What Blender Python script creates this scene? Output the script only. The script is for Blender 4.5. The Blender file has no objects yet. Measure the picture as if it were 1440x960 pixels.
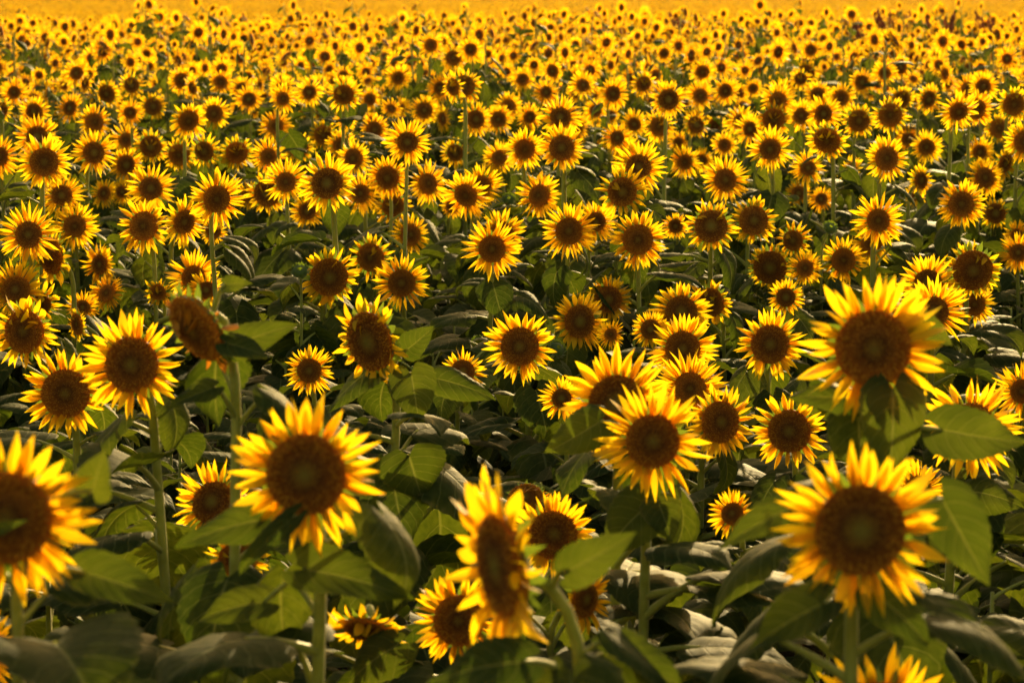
import bpy, math, random
import numpy as np
from mathutils import Vector, Matrix

R = math.radians
rnd = random.Random(7)
scene = bpy.context.scene

# ------------------------------------------------------------------ camera
CAM_Z = 2.40
FPX = 3600.0                      # focal length in pixels of the 1440 px wide photograph
PITCH = math.atan(505.0 / FPX)
cam_d = bpy.data.cameras.new("camera")
cam_d.sensor_width = 36.0
cam_d.lens = 36.0 * FPX / 1440.0
cam_d.clip_start = 0.05
cam_d.clip_end = 6000
cam_d.dof.use_dof = True
cam_d.dof.focus_distance = 9.6
cam_d.dof.aperture_fstop = 6.6
cam = bpy.data.objects.new("camera", cam_d)
cam.location = (0, 0, CAM_Z)
cam.rotation_euler = (R(90) - PITCH, 0, 0)
scene.collection.objects.link(cam)
scene.camera = cam

# ------------------------------------------------------------------ light
SUN_EL, SUN_AZ = 13.5, 12.0       # degrees; azimuth to the right of the view direction (+Y)
world = bpy.data.worlds.new("World")
scene.world = world
world.use_nodes = True
wn = world.node_tree
wn.nodes.clear()
sky = wn.nodes.new("ShaderNodeTexSky")
sky.sky_type = 'NISHITA'
sky.sun_disc = False
sky.sun_elevation = R(SUN_EL)
sky.sun_rotation = R(SUN_AZ)
sky.dust_density = 4.0
sky.air_density = 1.0
tint = wn.nodes.new("ShaderNodeMix")
tint.data_type = 'RGBA'
tint.blend_type = 'MULTIPLY'
tint.inputs[0].default_value = 1.0
tint.inputs[7].default_value = (1.0, 0.77, 0.38, 1)      # the photograph's warm white balance
bg = wn.nodes.new("ShaderNodeBackground")
bg.inputs[1].default_value = 0.15
wo = wn.nodes.new("ShaderNodeOutputWorld")
wn.links.new(sky.outputs[0], tint.inputs[6])
wn.links.new(tint.outputs[2], bg.inputs[0])
wn.links.new(bg.outputs[0], wo.inputs[0])

sun_d = bpy.data.lights.new("sun", 'SUN')
sun_d.energy = 3.5
sun_d.angle = R(0.6)
sun_d.color = (1.0, 0.74, 0.33)
sun = bpy.data.objects.new("sun", sun_d)
to_sun = Vector((math.sin(R(SUN_AZ)) * math.cos(R(SUN_EL)), math.cos(R(SUN_AZ)) * math.cos(R(SUN_EL)), math.sin(R(SUN_EL))))
sun.rotation_euler = to_sun.to_track_quat('Z', 'Y').to_euler()
sun.location = to_sun * 60
scene.collection.objects.link(sun)

vs = scene.view_settings
vs.view_transform = 'Standard'
vs.look = 'None'
vs.exposure = 1.2
vs.gamma = 1.0
vs.use_curve_mapping = False
scene.render.engine = 'CYCLES'
cy = scene.cycles
cy.use_denoising = True
cy.max_bounces = 8
cy.diffuse_bounces = 4
cy.glossy_bounces = 2
cy.transmission_bounces = 6
cy.sample_clamp_indirect = 6.0

# ------------------------------------------------------------------ helpers
def tag(o, label=None, cat=None, group=None, kind=None):
    if label: o["label"] = label
    if cat: o["category"] = cat
    if group: o["group"] = group
    if kind: o["kind"] = kind
    return o

def link(o, parent=None, mat=None):
    scene.collection.objects.link(o)
    if parent is not None: o.parent = parent
    if mat is not None: o.matrix_basis = mat
    return o

class MB:
    """collects vertices, faces, uvs (per vertex) and material indices"""
    def __init__(self):
        self.v, self.f, self.uv, self.mi = [], [], [], []
    def add(self, verts, faces, uvs=None, m=0, M=None):
        k = len(self.v)
        if M is not None:
            verts = [tuple(M @ Vector(p)) for p in verts]
        self.v.extend(verts)
        self.uv.extend(uvs if uvs is not None else [(0.5, 0.5)] * len(verts))
        self.f.extend([tuple(i + k for i in f) for f in faces])
        self.mi.extend([m] * len(faces) if not isinstance(m, list) else m)
    def add_mb(self, o, M=None, remap=None):
        k = len(self.v)
        self.v.extend([tuple(M @ Vector(p)) for p in o.v] if M is not None else o.v)
        self.uv.extend(o.uv)
        self.f.extend([tuple(i + k for i in f) for f in o.f])
        self.mi.extend([remap[i] for i in o.mi] if remap else o.mi)
    def tube(self, pts, radii, n=7, m=0, cap=True):
        pts = [Vector(p) for p in pts]
        vs_, fs_ = [], []
        up = None
        for i, p in enumerate(pts):
            a = pts[max(i - 1, 0)]; b = pts[min(i + 1, len(pts) - 1)]
            t = (b - a).normalized()
            if up is None:
                up = Vector((1, 0, 0)) if abs(t.x) < 0.8 else Vector((0, 0, 1))
            x = (up - t * up.dot(t)).normalized(); y = t.cross(x); up = x
            for k in range(n):
                an = 2 * math.pi * k / n
                vs_.append(tuple(p + (x * math.cos(an) + y * math.sin(an)) * radii[i]))
        for i in range(len(pts) - 1):
            for k in range(n):
                fs_.append((i * n + k, i * n + (k + 1) % n, (i + 1) * n + (k + 1) % n, (i + 1) * n + k))
        if cap:
            fs_.append(tuple((len(pts) - 1) * n + k for k in range(n)))
        self.add(vs_, fs_, None, m)
    def mesh(self, name, mats, smooth=True):
        me = bpy.data.meshes.new(name)
        me.from_pydata(self.v, [], self.f)
        me.polygons.foreach_set("material_index", self.mi)
        me.polygons.foreach_set("use_smooth", [smooth] * len(self.f))
        uvl = me.uv_layers.new(name="UVMap")
        li = np.empty(len(me.loops), dtype=np.int32)
        me.loops.foreach_get("vertex_index", li)
        uva = np.array(self.uv, dtype=np.float32)[li]
        uvl.data.foreach_set("uv", uva.ravel())
        for m in mats: me.materials.append(m)
        me.update()
        return me

# ------------------------------------------------------------------ materials
def nodemat(name):
    m = bpy.data.materials.new(name)
    m.use_nodes = True
    nt = m.node_tree
    nt.nodes.clear()
    return m, nt

class NB:
    def __init__(self, nt): self.nt = nt
    def n(self, typ, **kw):
        x = self.nt.nodes.new(typ)
        for k, v in kw.items(): setattr(x, k, v)
        return x
    def l(self, a, b): self.nt.links.new(a, b)
    def math(self, op, a, b=None, c=None, clamp=False):
        x = self.n("ShaderNodeMath", operation=op, use_clamp=clamp)
        for i, s in enumerate((a, b, c)):
            if s is None: continue
            if isinstance(s, (int, float)): x.inputs[i].default_value = s
            else: self.l(s, x.inputs[i])
        return x.outputs[0]
    def mix(self, fac, a, b, blend='MIX'):
        x = self.n("ShaderNodeMix", data_type='RGBA', blend_type=blend)
        if isinstance(fac, (int, float)): x.inputs[0].default_value = fac
        else: self.l(fac, x.inputs[0])
        for i, s in ((6, a), (7, b)):
            if isinstance(s, tuple): x.inputs[i].default_value = (*s, 1)
            else: self.l(s, x.inputs[i])
        return x.outputs[2]
    def ramp(self, fac, stops):
        x = self.n("ShaderNodeValToRGB")
        e = x.color_ramp.elements
        while len(e) < len(stops): e.new(0.5)
        for el, (p, c) in zip(e, stops):
            el.position = p; el.color = (*c, 1)
        self.l(fac, x.inputs[0])
        return x.outputs[0]
    def noise(self, scale, detail=3, vec=None, dist=0.0):
        x = self.n("ShaderNodeTexNoise")
        x.inputs["Scale"].default_value = scale
        x.inputs["Detail"].default_value = detail
        x.inputs["Distortion"].default_value = dist
        if vec is not None: self.l(vec, x.inputs["Vector"])
        return x.outputs["Fac"]

def leaf_material():
    m, nt = nodemat("leaf_green"); b = NB(nt)
    tc = b.n("ShaderNodeTexCoord")
    sx = b.n("ShaderNodeSeparateXYZ"); b.l(tc.outputs["UV"], sx.inputs[0])
    u, v = sx.outputs[0], sx.outputs[1]
    av = b.math('ABSOLUTE', b.math('SUBTRACT', v, 0.5))          # 0 at midrib .. 0.5 at margin
    t = b.math('SUBTRACT', u, b.math('MULTIPLY', av, 0.62))
    fr = b.math('FRACT', b.math('ADD', b.math('MULTIPLY', t, 7.0), 3.2))
    dv = b.math('ABSOLUTE', b.math('SUBTRACT', fr, 0.5))         # 0 at the vein
    side = b.math('SUBTRACT', 1.0, b.math('MULTIPLY', dv, 16.0), clamp=True)
    mid = b.math('SUBTRACT', 1.0, b.math('MULTIPLY', av, 34.0), clamp=True)
    vein = b.math('MAXIMUM', b.math('MULTIPLY', side, 0.6), mid)
    oi = b.n("ShaderNodeObjectInfo")
    nz = b.noise(14.0, 4, tc.outputs["Object"])
    base = b.ramp(nz, [(0.25, (0.028, 0.044, 0.014)), (0.55, (0.042, 0.060, 0.020)), (0.8, (0.062, 0.076, 0.028))])
    var = b.mix(oi.outputs["Random"], (0.72, 0.80, 0.80), (1.25, 1.12, 0.95))
    base = b.mix(1.0, base, var, 'MULTIPLY')
    col = b.mix(vein, base, (0.16, 0.18, 0.065))
    # small dry or insect-bitten blotches
    nb = b.noise(5.0, 5, tc.outputs["Object"], 1.2)
    blot = b.math('MULTIPLY', b.math('SUBTRACT', nb, 0.66), 9.0, clamp=True)
    col = b.mix(b.math('MULTIPLY', blot, 0.6), col, (0.13, 0.105, 0.04))
    rim = b.math('MULTIPLY', b.math('MULTIPLY', b.math('SUBTRACT', av, 0.44), 16.0, clamp=True), b.math('MULTIPLY', b.math('SUBTRACT', nz, 0.42), 5.0, clamp=True))
    col = b.mix(b.math('MULTIPLY', rim, 0.75), col, (0.20, 0.16, 0.06))
    tcol = b.mix(vein, b.mix(1.0, b.ramp(nz, [(0.3, (0.066, 0.100, 0.006)), (0.75, (0.125, 0.165, 0.010))]), var, 'MULTIPLY'), (0.20, 0.22, 0.03))
    p = b.n("ShaderNodeBsdfPrincipled")
    b.l(col, p.inputs["Base Color"])
    p.inputs["Roughness"].default_value = 0.62
    p.inputs["Specular IOR Level"].default_value = 0.06
    p.inputs["Sheen Weight"].default_value = 0.02
    p.inputs["Sheen Roughness"].default_value = 0.45
    fine = b.noise(160.0, 2, tc.outputs["Object"])
    hgt = b.math('ADD', b.math('MULTIPLY', vein, -1.0), b.math('MULTIPLY', fine, 0.35))
    hgt = b.math('ADD', hgt, b.math('MULTIPLY', b.math('COSINE', b.math('MULTIPLY', fr, 6.2832)), -0.2))
    bp = b.n("ShaderNodeBump"); bp.inputs["Strength"].default_value = 0.5; bp.inputs["Distance"].default_value = 0.004
    b.l(hgt, bp.inputs["Height"])
    b.l(bp.outputs[0], p.inputs["Normal"])
    tr = b.n("ShaderNodeBsdfTranslucent"); b.l(tcol, tr.inputs[0]); b.l(bp.outputs[0], tr.inputs["Normal"])
    mx = b.n("ShaderNodeMixShader"); mx.inputs[0].default_value = 0.38
    b.l(p.outputs[0], mx.inputs[1]); b.l(tr.outputs[0], mx.inputs[2])
    o = b.n("ShaderNodeOutputMaterial"); b.l(mx.outputs[0], o.inputs[0])
    return m

def petal_material(name, stops, tstops, fac=0.55):
    m, nt = nodemat(name); b = NB(nt)
    tc = b.n("ShaderNodeTexCoord")
    sx = b.n("ShaderNodeSeparateXYZ"); b.l(tc.outputs["UV"], sx.inputs[0])
    u, v = sx.outputs[0], sx.outputs[1]
    oi = b.n("ShaderNodeObjectInfo")
    stre = b.n("ShaderNodeTexWave"); stre.wave_type = 'BANDS'
    cmb = b.n("ShaderNodeCombineXYZ"); b.l(b.math('MULTIPLY', v, 3.0), cmb.inputs[0]); b.l(b.math('MULTIPLY', u, 0.15), cmb.inputs[1])
    b.l(cmb.outputs[0], stre.inputs["Vector"])
    stre.inputs["Scale"].default_value = 1.0; stre.inputs["Distortion"].default_value = 1.0
    uu = b.math('ADD', u, b.math('MULTIPLY', b.math('SUBTRACT', stre.outputs["Fac"], 0.5), 0.10))
    col = b.ramp(uu, stops)
    tcol = b.ramp(uu, tstops)
    rb = b.math('FRACT', b.math('MULTIPLY', oi.outputs["Random"], 7.31))
    brown = b.math('MULTIPLY', b.math('MULTIPLY', b.math('SUBTRACT', uu, 0.86), 9.0, clamp=True), b.math('GREATER_THAN', rb, 0.72))
    brown = b.math('MULTIPLY', brown, 0.65)
    col = b.mix(brown, col, (0.30, 0.13, 0.02)); tcol = b.mix(brown, tcol, (0.35, 0.15, 0.015))
    var = b.mix(oi.outputs["Random"], (0.92, 0.80, 0.8), (1.03, 1.06, 1.0))
    col = b.mix(1.0, col, var, 'MULTIPLY'); tcol = b.mix(1.0, tcol, var, 'MULTIPLY')
    p = b.n("ShaderNodeBsdfPrincipled")
    b.l(col, p.inputs["Base Color"])
    p.inputs["Roughness"].default_value = 0.55
    p.inputs["Specular IOR Level"].default_value = 0.3
    bp = b.n("ShaderNodeBump"); bp.inputs["Strength"].default_value = 0.35; bp.inputs["Distance"].default_value = 0.002
    b.l(stre.outputs["Fac"], bp.inputs["Height"])
    b.l(bp.outputs[0], p.inputs["Normal"])
    tr = b.n("ShaderNodeBsdfTranslucent"); b.l(tcol, tr.inputs[0])
    mx = b.n("ShaderNodeMixShader"); mx.inputs[0].default_value = fac
    b.l(p.outputs[0], mx.inputs[1]); b.l(tr.outputs[0], mx.inputs[2])
    o = b.n("ShaderNodeOutputMaterial"); b.l(mx.outputs[0], o.inputs[0])
    return m

def disc_material():
    m, nt = nodemat("disc_brown"); b = NB(nt)
    tc = b.n("ShaderNodeTexCoord")
    sx = b.n("ShaderNodeSeparateXYZ"); b.l(tc.outputs["UV"], sx.inputs[0])
    u, v = sx.outputs[0], sx.outputs[1]          # u: radius 0..1, v: floret tip height 0..1
    oi = b.n("ShaderNodeObjectInfo")
    wob = b.math('ADD', u, b.math('MULTIPLY', b.math('SUBTRACT', oi.outputs["Random"], 0.5), 0.25))
    base = b.ramp(wob, [(0.0, (0.20, 0.14, 0.022)), (0.20, (0.17, 0.080, 0.012)), (0.36, (0.090, 0.028, 0.005)), (0.50, (0.15, 0.045, 0.006)),
                        (0.80, (0.30, 0.088, 0.008)), (1.0, (0.48, 0.14, 0.010))])
    tip = b.ramp(wob, [(0.0, (0.26, 0.17, 0.02)), (0.4, (0.34, 0.13, 0.014)), (0.75, (0.60, 0.25, 0.02)), (1.0, (0.70, 0.30, 0.025))])
    col = b.mix(b.math('POWER', v, 2.0), base, tip)
    p = b.n("ShaderNodeBsdfPrincipled")
    b.l(col, p.inputs["Base Color"])
    p.inputs["Roughness"].default_value = 0.8
    p.inputs["Specular IOR Level"].default_value = 0.2
    o = b.n("ShaderNodeOutputMaterial"); b.l(p.outputs[0], o.inputs[0])
    return m

def simple_plant(name, c1, c2, scale=30.0, rough=0.55, sheen=0.3, trans=None, fac=0.3):
    m, nt = nodemat(name); b = NB(nt)
    tc = b.n("ShaderNodeTexCoord")
    nz = b.noise(scale, 3, tc.outputs["Object"])
    col = b.ramp(nz, [(0.3, c1), (0.7, c2)])
    p = b.n("ShaderNodeBsdfPrincipled")
    b.l(col, p.inputs["Base Color"])
    p.inputs["Roughness"].default_value = rough
    p.inputs["Sheen Weight"].default_value = sheen
    p.inputs["Specular IOR Level"].default_value = 0.35
    out = p.outputs[0]
    bp = b.n("ShaderNodeBump"); bp.inputs["Strength"].default_value = 0.3; bp.inputs["Distance"].default_value = 0.002
    b.l(b.noise(scale * 8, 2, tc.outputs["Object"]), bp.inputs["Height"]); b.l(bp.outputs[0], p.inputs["Normal"])
    if trans:
        tr = b.n("ShaderNodeBsdfTranslucent"); tr.inputs[0].default_value = (*trans, 1)
        mx = b.n("ShaderNodeMixShader"); mx.inputs[0].default_value = fac
        b.l(out, mx.inputs[1]); b.l(tr.outputs[0], mx.inputs[2]); out = mx.outputs[0]
    o = b.n("ShaderNodeOutputMaterial"); b.l(out, o.inputs[0])
    return m

def soil_material():
    m, nt = nodemat("soil"); b = NB(nt)
    tc = b.n("ShaderNodeTexCoord")
    n1 = b.noise(0.9, 6, tc.outputs["Object"]); n2 = b.noise(16.0, 6, tc.outputs["Object"])
    f = b.math('ADD', b.math('MULTIPLY', n1, 0.45), b.math('MULTIPLY', n2, 0.55))
    col = b.ramp(f, [(0.3, (0.030, 0.021, 0.014)), (0.55, (0.062, 0.044, 0.028)), (0.75, (0.105, 0.078, 0.048))])
    p = b.n("ShaderNodeBsdfPrincipled"); b.l(col, p.inputs["Base Color"])
    p.inputs["Roughness"].default_value = 0.95; p.inputs["Specular IOR Level"].default_value = 0.1
    bp = b.n("ShaderNodeBump"); bp.inputs["Strength"].default_value = 1.0; bp.inputs["Distance"].default_value = 0.05
    b.l(n2, bp.inputs["Height"]); b.l(bp.outputs[0], p.inputs["Normal"])
    o = b.n("ShaderNodeOutputMaterial"); b.l(p.outputs[0], o.inputs[0])
    return m

M_LEAF = leaf_material()
M_PETAL = petal_material("petal_yellow",
    [(0.0, (0.70, 0.26, 0.006)), (0.22, (0.80, 0.45, 0.007)), (0.55, (0.82, 0.50, 0.010)), (1.0, (0.82, 0.53, 0.012))],
    [(0.0, (0.88, 0.32, 0.003)), (0.22, (0.95, 0.52, 0.004)), (0.55, (0.96, 0.64, 0.007)), (1.0, (0.96, 0.69, 0.009))], 0.60)
M_DRY = petal_material("petal_withered",
    [(0.0, (0.40, 0.13, 0.010)), (0.5, (0.62, 0.26, 0.014)), (1.0, (0.50, 0.20, 0.02))],
    [(0.0, (0.50, 0.14, 0.008)), (0.5, (0.75, 0.30, 0.010)), (1.0, (0.60, 0.22, 0.010))], 0.4)
M_DISC = disc_material()
M_STEM = simple_plant("stem_green", (0.27, 0.28, 0.040), (0.40, 0.39, 0.080), 40.0, 0.5, 0.25, (0.40, 0.42, 0.05), 0.25)
M_CALYX = simple_plant("calyx_green", (0.055, 0.090, 0.020), (0.105, 0.150, 0.036), 60.0, 0.55, 0.35, (0.22, 0.32, 0.02), 0.35)
M_SOIL = soil_material()
M_DRYGRASS = simple_plant("dry_grass", (0.20, 0.15, 0.06), (0.33, 0.26, 0.12), 20.0, 0.7, 0.2, (0.4, 0.3, 0.1), 0.4)
M_PURPLE = simple_plant("plume_purple", (0.11, 0.030, 0.028), (0.19, 0.060, 0.045), 20.0, 0.8, 0.2, (0.24, 0.06, 0.03), 0.35)
PLANT_MATS = [M_STEM, M_LEAF, M_PETAL, M_DISC, M_CALYX]

# ------------------------------------------------------------------ terrain
def ground_z(y):
    """the field crests about 52 m away, dips, and rises again far behind"""
    pts = [(-50, 0), (24, 0.0), (45, 0.13), (54, 0.04), (76, -0.75), (120, -1.35), (160, -1.6), (260, -1.9), (400, -1.75),
           (520, -0.9), (700, 1.5), (1000, 8), (1200, 14)]
    for (a, za), (c, zc) in zip(pts, pts[1:]):
        if y <= c:
            t = max(0.0, (y - a) / (c - a)); t = t * t * (3 - 2 * t) if c < 300 else t
            return za + (zc - za) * t
    return pts[-1][1]

def build_ground():
    ys = [-40.0]
    while ys[-1] < 1190:
        y = ys[-1]
        ys.append(y + (0.35 if 2 < y < 16 else max(0.6, abs(y) * 0.05)))
    nx = 120
    v, f = [], []
    r = random.Random(3)
    for y in ys:
        half = max(9.0, abs(y) * 0.6)
        for i in range(nx + 1):
            x = (i / nx * 2 - 1); x = half * x
            z = ground_z(y) + (r.uniform(-0.035, 0.035) if y < 30 else 0)
            # old drill rows, a shallow ridge every 0.7 m
            if y < 30: z += 0.03 * math.sin(x * 2 * math.pi / 0.7)
            v.append((x, y, z))
    for j in range(len(ys) - 1):
        for i in range(nx):
            a = j * (nx + 1) + i
            f.append((a, a + 1, a + nx + 2, a + nx + 1))
    me = bpy.data.meshes.new("ground"); me.from_pydata(v, [], f); me.materials.append(M_SOIL)
    me.polygons.foreach_set("use_smooth", [True] * len(f)); me.update()
    o = bpy.data.objects.new("ground", me); link(o)
    tag(o, "dark brown crumbly soil under the sunflower field", "ground", kind="structure")
build_ground()

# ------------------------------------------------------------------ pixel of the photograph -> point in the place
CP, SP = math.cos(PITCH), math.sin(PITCH)
def ray(px, py):
    x = (px - 720.0) / FPX; yv = -(py - 480.0) / FPX
    # camera looks along +Y pitched down
    d = Vector((x, CP + yv * SP, -SP + yv * CP))
    return d / d.y
def at(px, py, depth):
    return Vector((0, 0, CAM_Z)) + ray(px, py) * depth

# ------------------------------------------------------------------ leaf blade
WU = [0, .06, .14, .24, .34, .46, .6, .74, .87, 1.0]
WF = [.40, .78, .95, 1.0, .97, .87, .69, .46, .22, .0]
def wprof(u): return float(np.interp(u, WU, WF))

def leaf_blade(mb, L, W, r, nu=16, nv=8, M=None, m=1, sag=None, fold=None, teeth=True, curl=None, twist=None):
    """a heart-shaped blade from the origin along +X, W = half width"""
    sag = r.uniform(0.25, 0.95) if sag is None else sag
    fold = r.uniform(0.0, 0.5) if fold is None else fold
    curl = r.uniform(-0.5, 0.1) if curl is None else curl
    twist = r.uniform(-0.5, 0.5) if twist is None else twist
    wa, wf, ph, ph2 = r.uniform(0.05, 0.12), r.uniform(6, 12), r.uniform(0, 6.28), r.uniform(0, 6.28)
    bend = r.uniform(-0.10, 0.10)
    vs_, fs_, uv_ = [], [], []
    px, pz, ang = 0.0, 0.0, r.uniform(0.0, 0.25)
    for i in range(nu + 1):
        u = i / nu
        if i:
            px += L / nu * math.cos(ang); pz += L / nu * math.sin(ang)
        ang -= sag * 2.0 / nu * (0.5 + u)
        w = wprof(u) * W
        if teeth and 0.05 < u < 0.97: w *= 1.0 + (0.03 if i % 2 else -0.03)
        ca, sa = math.cos(ang), math.sin(ang)
        for j in range(nv + 1):
            v = j / nv * 2 - 1
            a = abs(v)
            back = -0.20 * L * (1 - u) ** 3 * math.sin(min(a * 1.25, 1.0) * math.pi / 2) ** 1.3
            zz = fold * a * w + curl * a ** 3 * w + wa * L * a * a * math.sin(wf * u + (ph if v > 0 else ph2)) * 0.5
            # puckered quilting between the side veins
            t = u - 0.31 * a
            zz += -0.006 * L * math.cos(2 * math.pi * (t * 7.0 + 0.7)) * math.sin(math.pi * min(1, a * 1.1)) * (1 - u * 0.5)
            yy = v * w
            tw = twist * u
            y2 = yy * math.cos(tw) - zz * math.sin(tw); z2 = yy * math.sin(tw) + zz * math.cos(tw)
            vs_.append((px + back * ca - z2 * sa, y2 + bend * L * u * u, pz + back * sa + z2 * ca))
            uv_.append((u, v * 0.5 + 0.5))
    for i in range(nu):
        for j in range(nv):
            a = i * (nv + 1) + j
            fs_.append((a, a + nv + 1, a + nv + 2, a + 1))
    mb.add(vs_, fs_, uv_, m, M)

def leaf_variant(seed, hi=True):
    """unit leaf (blade length 1) with its stalk: origin where the stalk leaves the stem, +X outward"""
    r = random.Random(seed)
    mb = MB()
    lp = r.uniform(0.45, 0.75)
    up = r.uniform(0.5, 1.0)
    pts = []
    for i in range(6):
        t = i / 5
        a = up * (1 - 0.55 * t)
        pts.append((lp * t * math.cos(up * 0.72), 0, lp * (math.sin(up) * t - 0.18 * t * t)))
    mb.tube(pts, [0.040, 0.034, 0.030, 0.027, 0.024, 0.020], 6 if hi else 3, 0, cap=False)
    dip = r.uniform(-0.45, 0.05) if seed % 2 else r.uniform(-1.35, -0.5)
    M = Matrix.Translation(pts[-1]) @ Matrix.Rotation(r.uniform(-0.5, 0.5), 4, 'Z') @ Matrix.Rotation(-dip, 4, 'Y') @ Matrix.Rotation(r.uniform(-0.5, 0.5), 4, 'X')
    W = r.uniform(0.38, 0.50)
    if hi: leaf_blade(mb, 1.0, W, r, 22, 10, M)
    else: leaf_blade(mb, 1.0, W, r, 4, 4, M, teeth=False)
    return mb
LEAF_MB = [leaf_variant(100 + i) for i in range(14)]
LEAF_C = [Vector(np.mean(np.array(mb.v[36:]), axis=0)) for mb in LEAF_MB]
LEAF_ME = [mb.mesh("leaf", PLANT_MATS) for mb in LEAF_MB]
LEAF_LOW = [leaf_variant(100 + i, False) for i in range(14)]

# ------------------------------------------------------------------ petals, disc, calyx (unit: disc radius 1)
def petal_mb(seed, nu=6, nv=2, kind='fresh'):
    """unit length petal along +X, half width 1 * 0.5 -> scaled per petal; normal +Z (towards the viewer of the flower)"""
    r = random.Random(seed)
    mb = MB()
    curl = r.uniform(-0.35, 0.35) if kind == 'fresh' else r.uniform(0.9, 2.6) * r.choice((1, 1, -1))
    tw = r.uniform(-0.5, 0.5) * (1 if kind == 'fresh' else 2)
    cup = r.uniform(-0.05, 0.25)
    side = r.uniform(-0.12, 0.12)
    PU = [0, .1, .25, .45, .65, .82, .93, 1.0]
    PF = [.34, .60, .90, 1.0, .82, .46, .19, .02]
    vs_, fs_, uv_ = [], [], []
    px = pz = 0.0
    ang = -curl * 0.35
    for i in range(nu + 1):
        u = i / nu
        if i:
            px += math.cos(ang) / nu; pz += math.sin(ang) / nu
        ang += curl / nu
        w = float(np.interp(u, PU, PF)) * 0.5
        for j in range(nv + 1):
            v = j / nv * 2 - 1
            y = v * w; z = cup * abs(v) * w * 2 - 0.0
            a = tw * u
            vs_.append((px, y * math.cos(a) - z * math.sin(a) + side * u * u, pz + y * math.sin(a) + z * math.cos(a)))
            uv_.append((u, v * 0.5 + 0.5))
    for i in range(nu):
        for j in range(nv):
            a = i * (nv + 1) + j
            fs_.append((a, a + nv + 1, a + nv + 2, a + 1))
    mb.add(vs_, fs_, uv_, 0)
    return mb
PETAL_MB = [petal_mb(300 + i, 7, 3) for i in range(12)]
PETAL_ME = [mb.mesh("petal", [M_PETAL]) for mb in PETAL_MB]
DRY_MB = [petal_mb(340 + i, 7, 3, 'dry') for i in range(8)]
DRY_ME = [mb.mesh("petal", [M_DRY]) for mb in DRY_MB]
FLAT_DRY_ME = [mb.mesh("petal", [M_DRY]) for mb in PETAL_MB]
OLD_ME = [mb.mesh("petal", [M_PETAL]) for mb in DRY_MB]
PETAL_LOW = [petal_mb(300 + i, 3, 1) for i in range(8)]

def petal_layout(r, ratio, kind):
    """list of (variant, matrix, style) in units of the disc radius"""
    out = []
    R_ = 1.0 / ratio
    plen = R_ - 0.90
    if kind == 'fresh':
        n1 = r.randint(23, 27); layers = [(n1, 0.0, 1.0), (r.randint(20, 25), 0.5, 0.95)]
    elif kind == 'old':
        layers = [(r.randint(20, 24), 0.0, 1.0), (r.randint(14, 18), 0.5, 0.9)]
    else:
        layers = [(r.randint(16, 22), 0.0, 0.8)]
    lean = r.uniform(-0.08, 0.16)
    for k, (n, off, ls) in enumerate(layers):
        for i in range(n):
            if r.random() < (0.03 if kind == 'fresh' else 0.08): continue
            th = 2 * math.pi * (i + off + r.uniform(-0.34, 0.34)) / n
            ln = plen * ls * r.uniform(0.92, 1.38)
            wd = r.uniform(0.20, 0.28) * (0.75 + 0.28 * plen)
            tilt = r.gauss(0.10 + lean + 0.10 * k, 0.20)     # + leans towards the front
            style = 'fresh'
            if kind == 'dry': ln = r.uniform(.35, .85); wd = r.uniform(.12, .22)
            if kind == 'old':
                if r.random() < 0.22: style = 'old'
                tilt += r.uniform(-0.45, 0.25)
                if math.sin(th) > 0.3 and r.random() < 0.18: tilt = r.uniform(1.5, 2.7); style = 'old'
            elif kind == 'dry':
                if math.sin(th) > -0.25 and r.random() < 0.55: style = 'dryflat'; tilt = r.uniform(2.72, 2.92); ln = r.uniform(.45, .95)
                else: style = 'dry'; tilt = r.uniform(-0.9, 0.2)
            elif r.random() < 0.05:
                tilt += r.choice((-0.5, 0.7))
            M = (Matrix.Rotation(th, 4, 'Z') @ Matrix.Translation((0.90, 0, 0.14 if style == 'dryflat' else -0.05 - 0.06 * k)) @ Matrix.Rotation(-tilt, 4, 'Y')
                 @ Matrix.Rotation(r.gauss(0, 0.28), 4, 'X') @ Matrix.Diagonal((ln, wd, ln, 1)))
            out.append((r.randrange(64), M, style))
    return out

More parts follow.
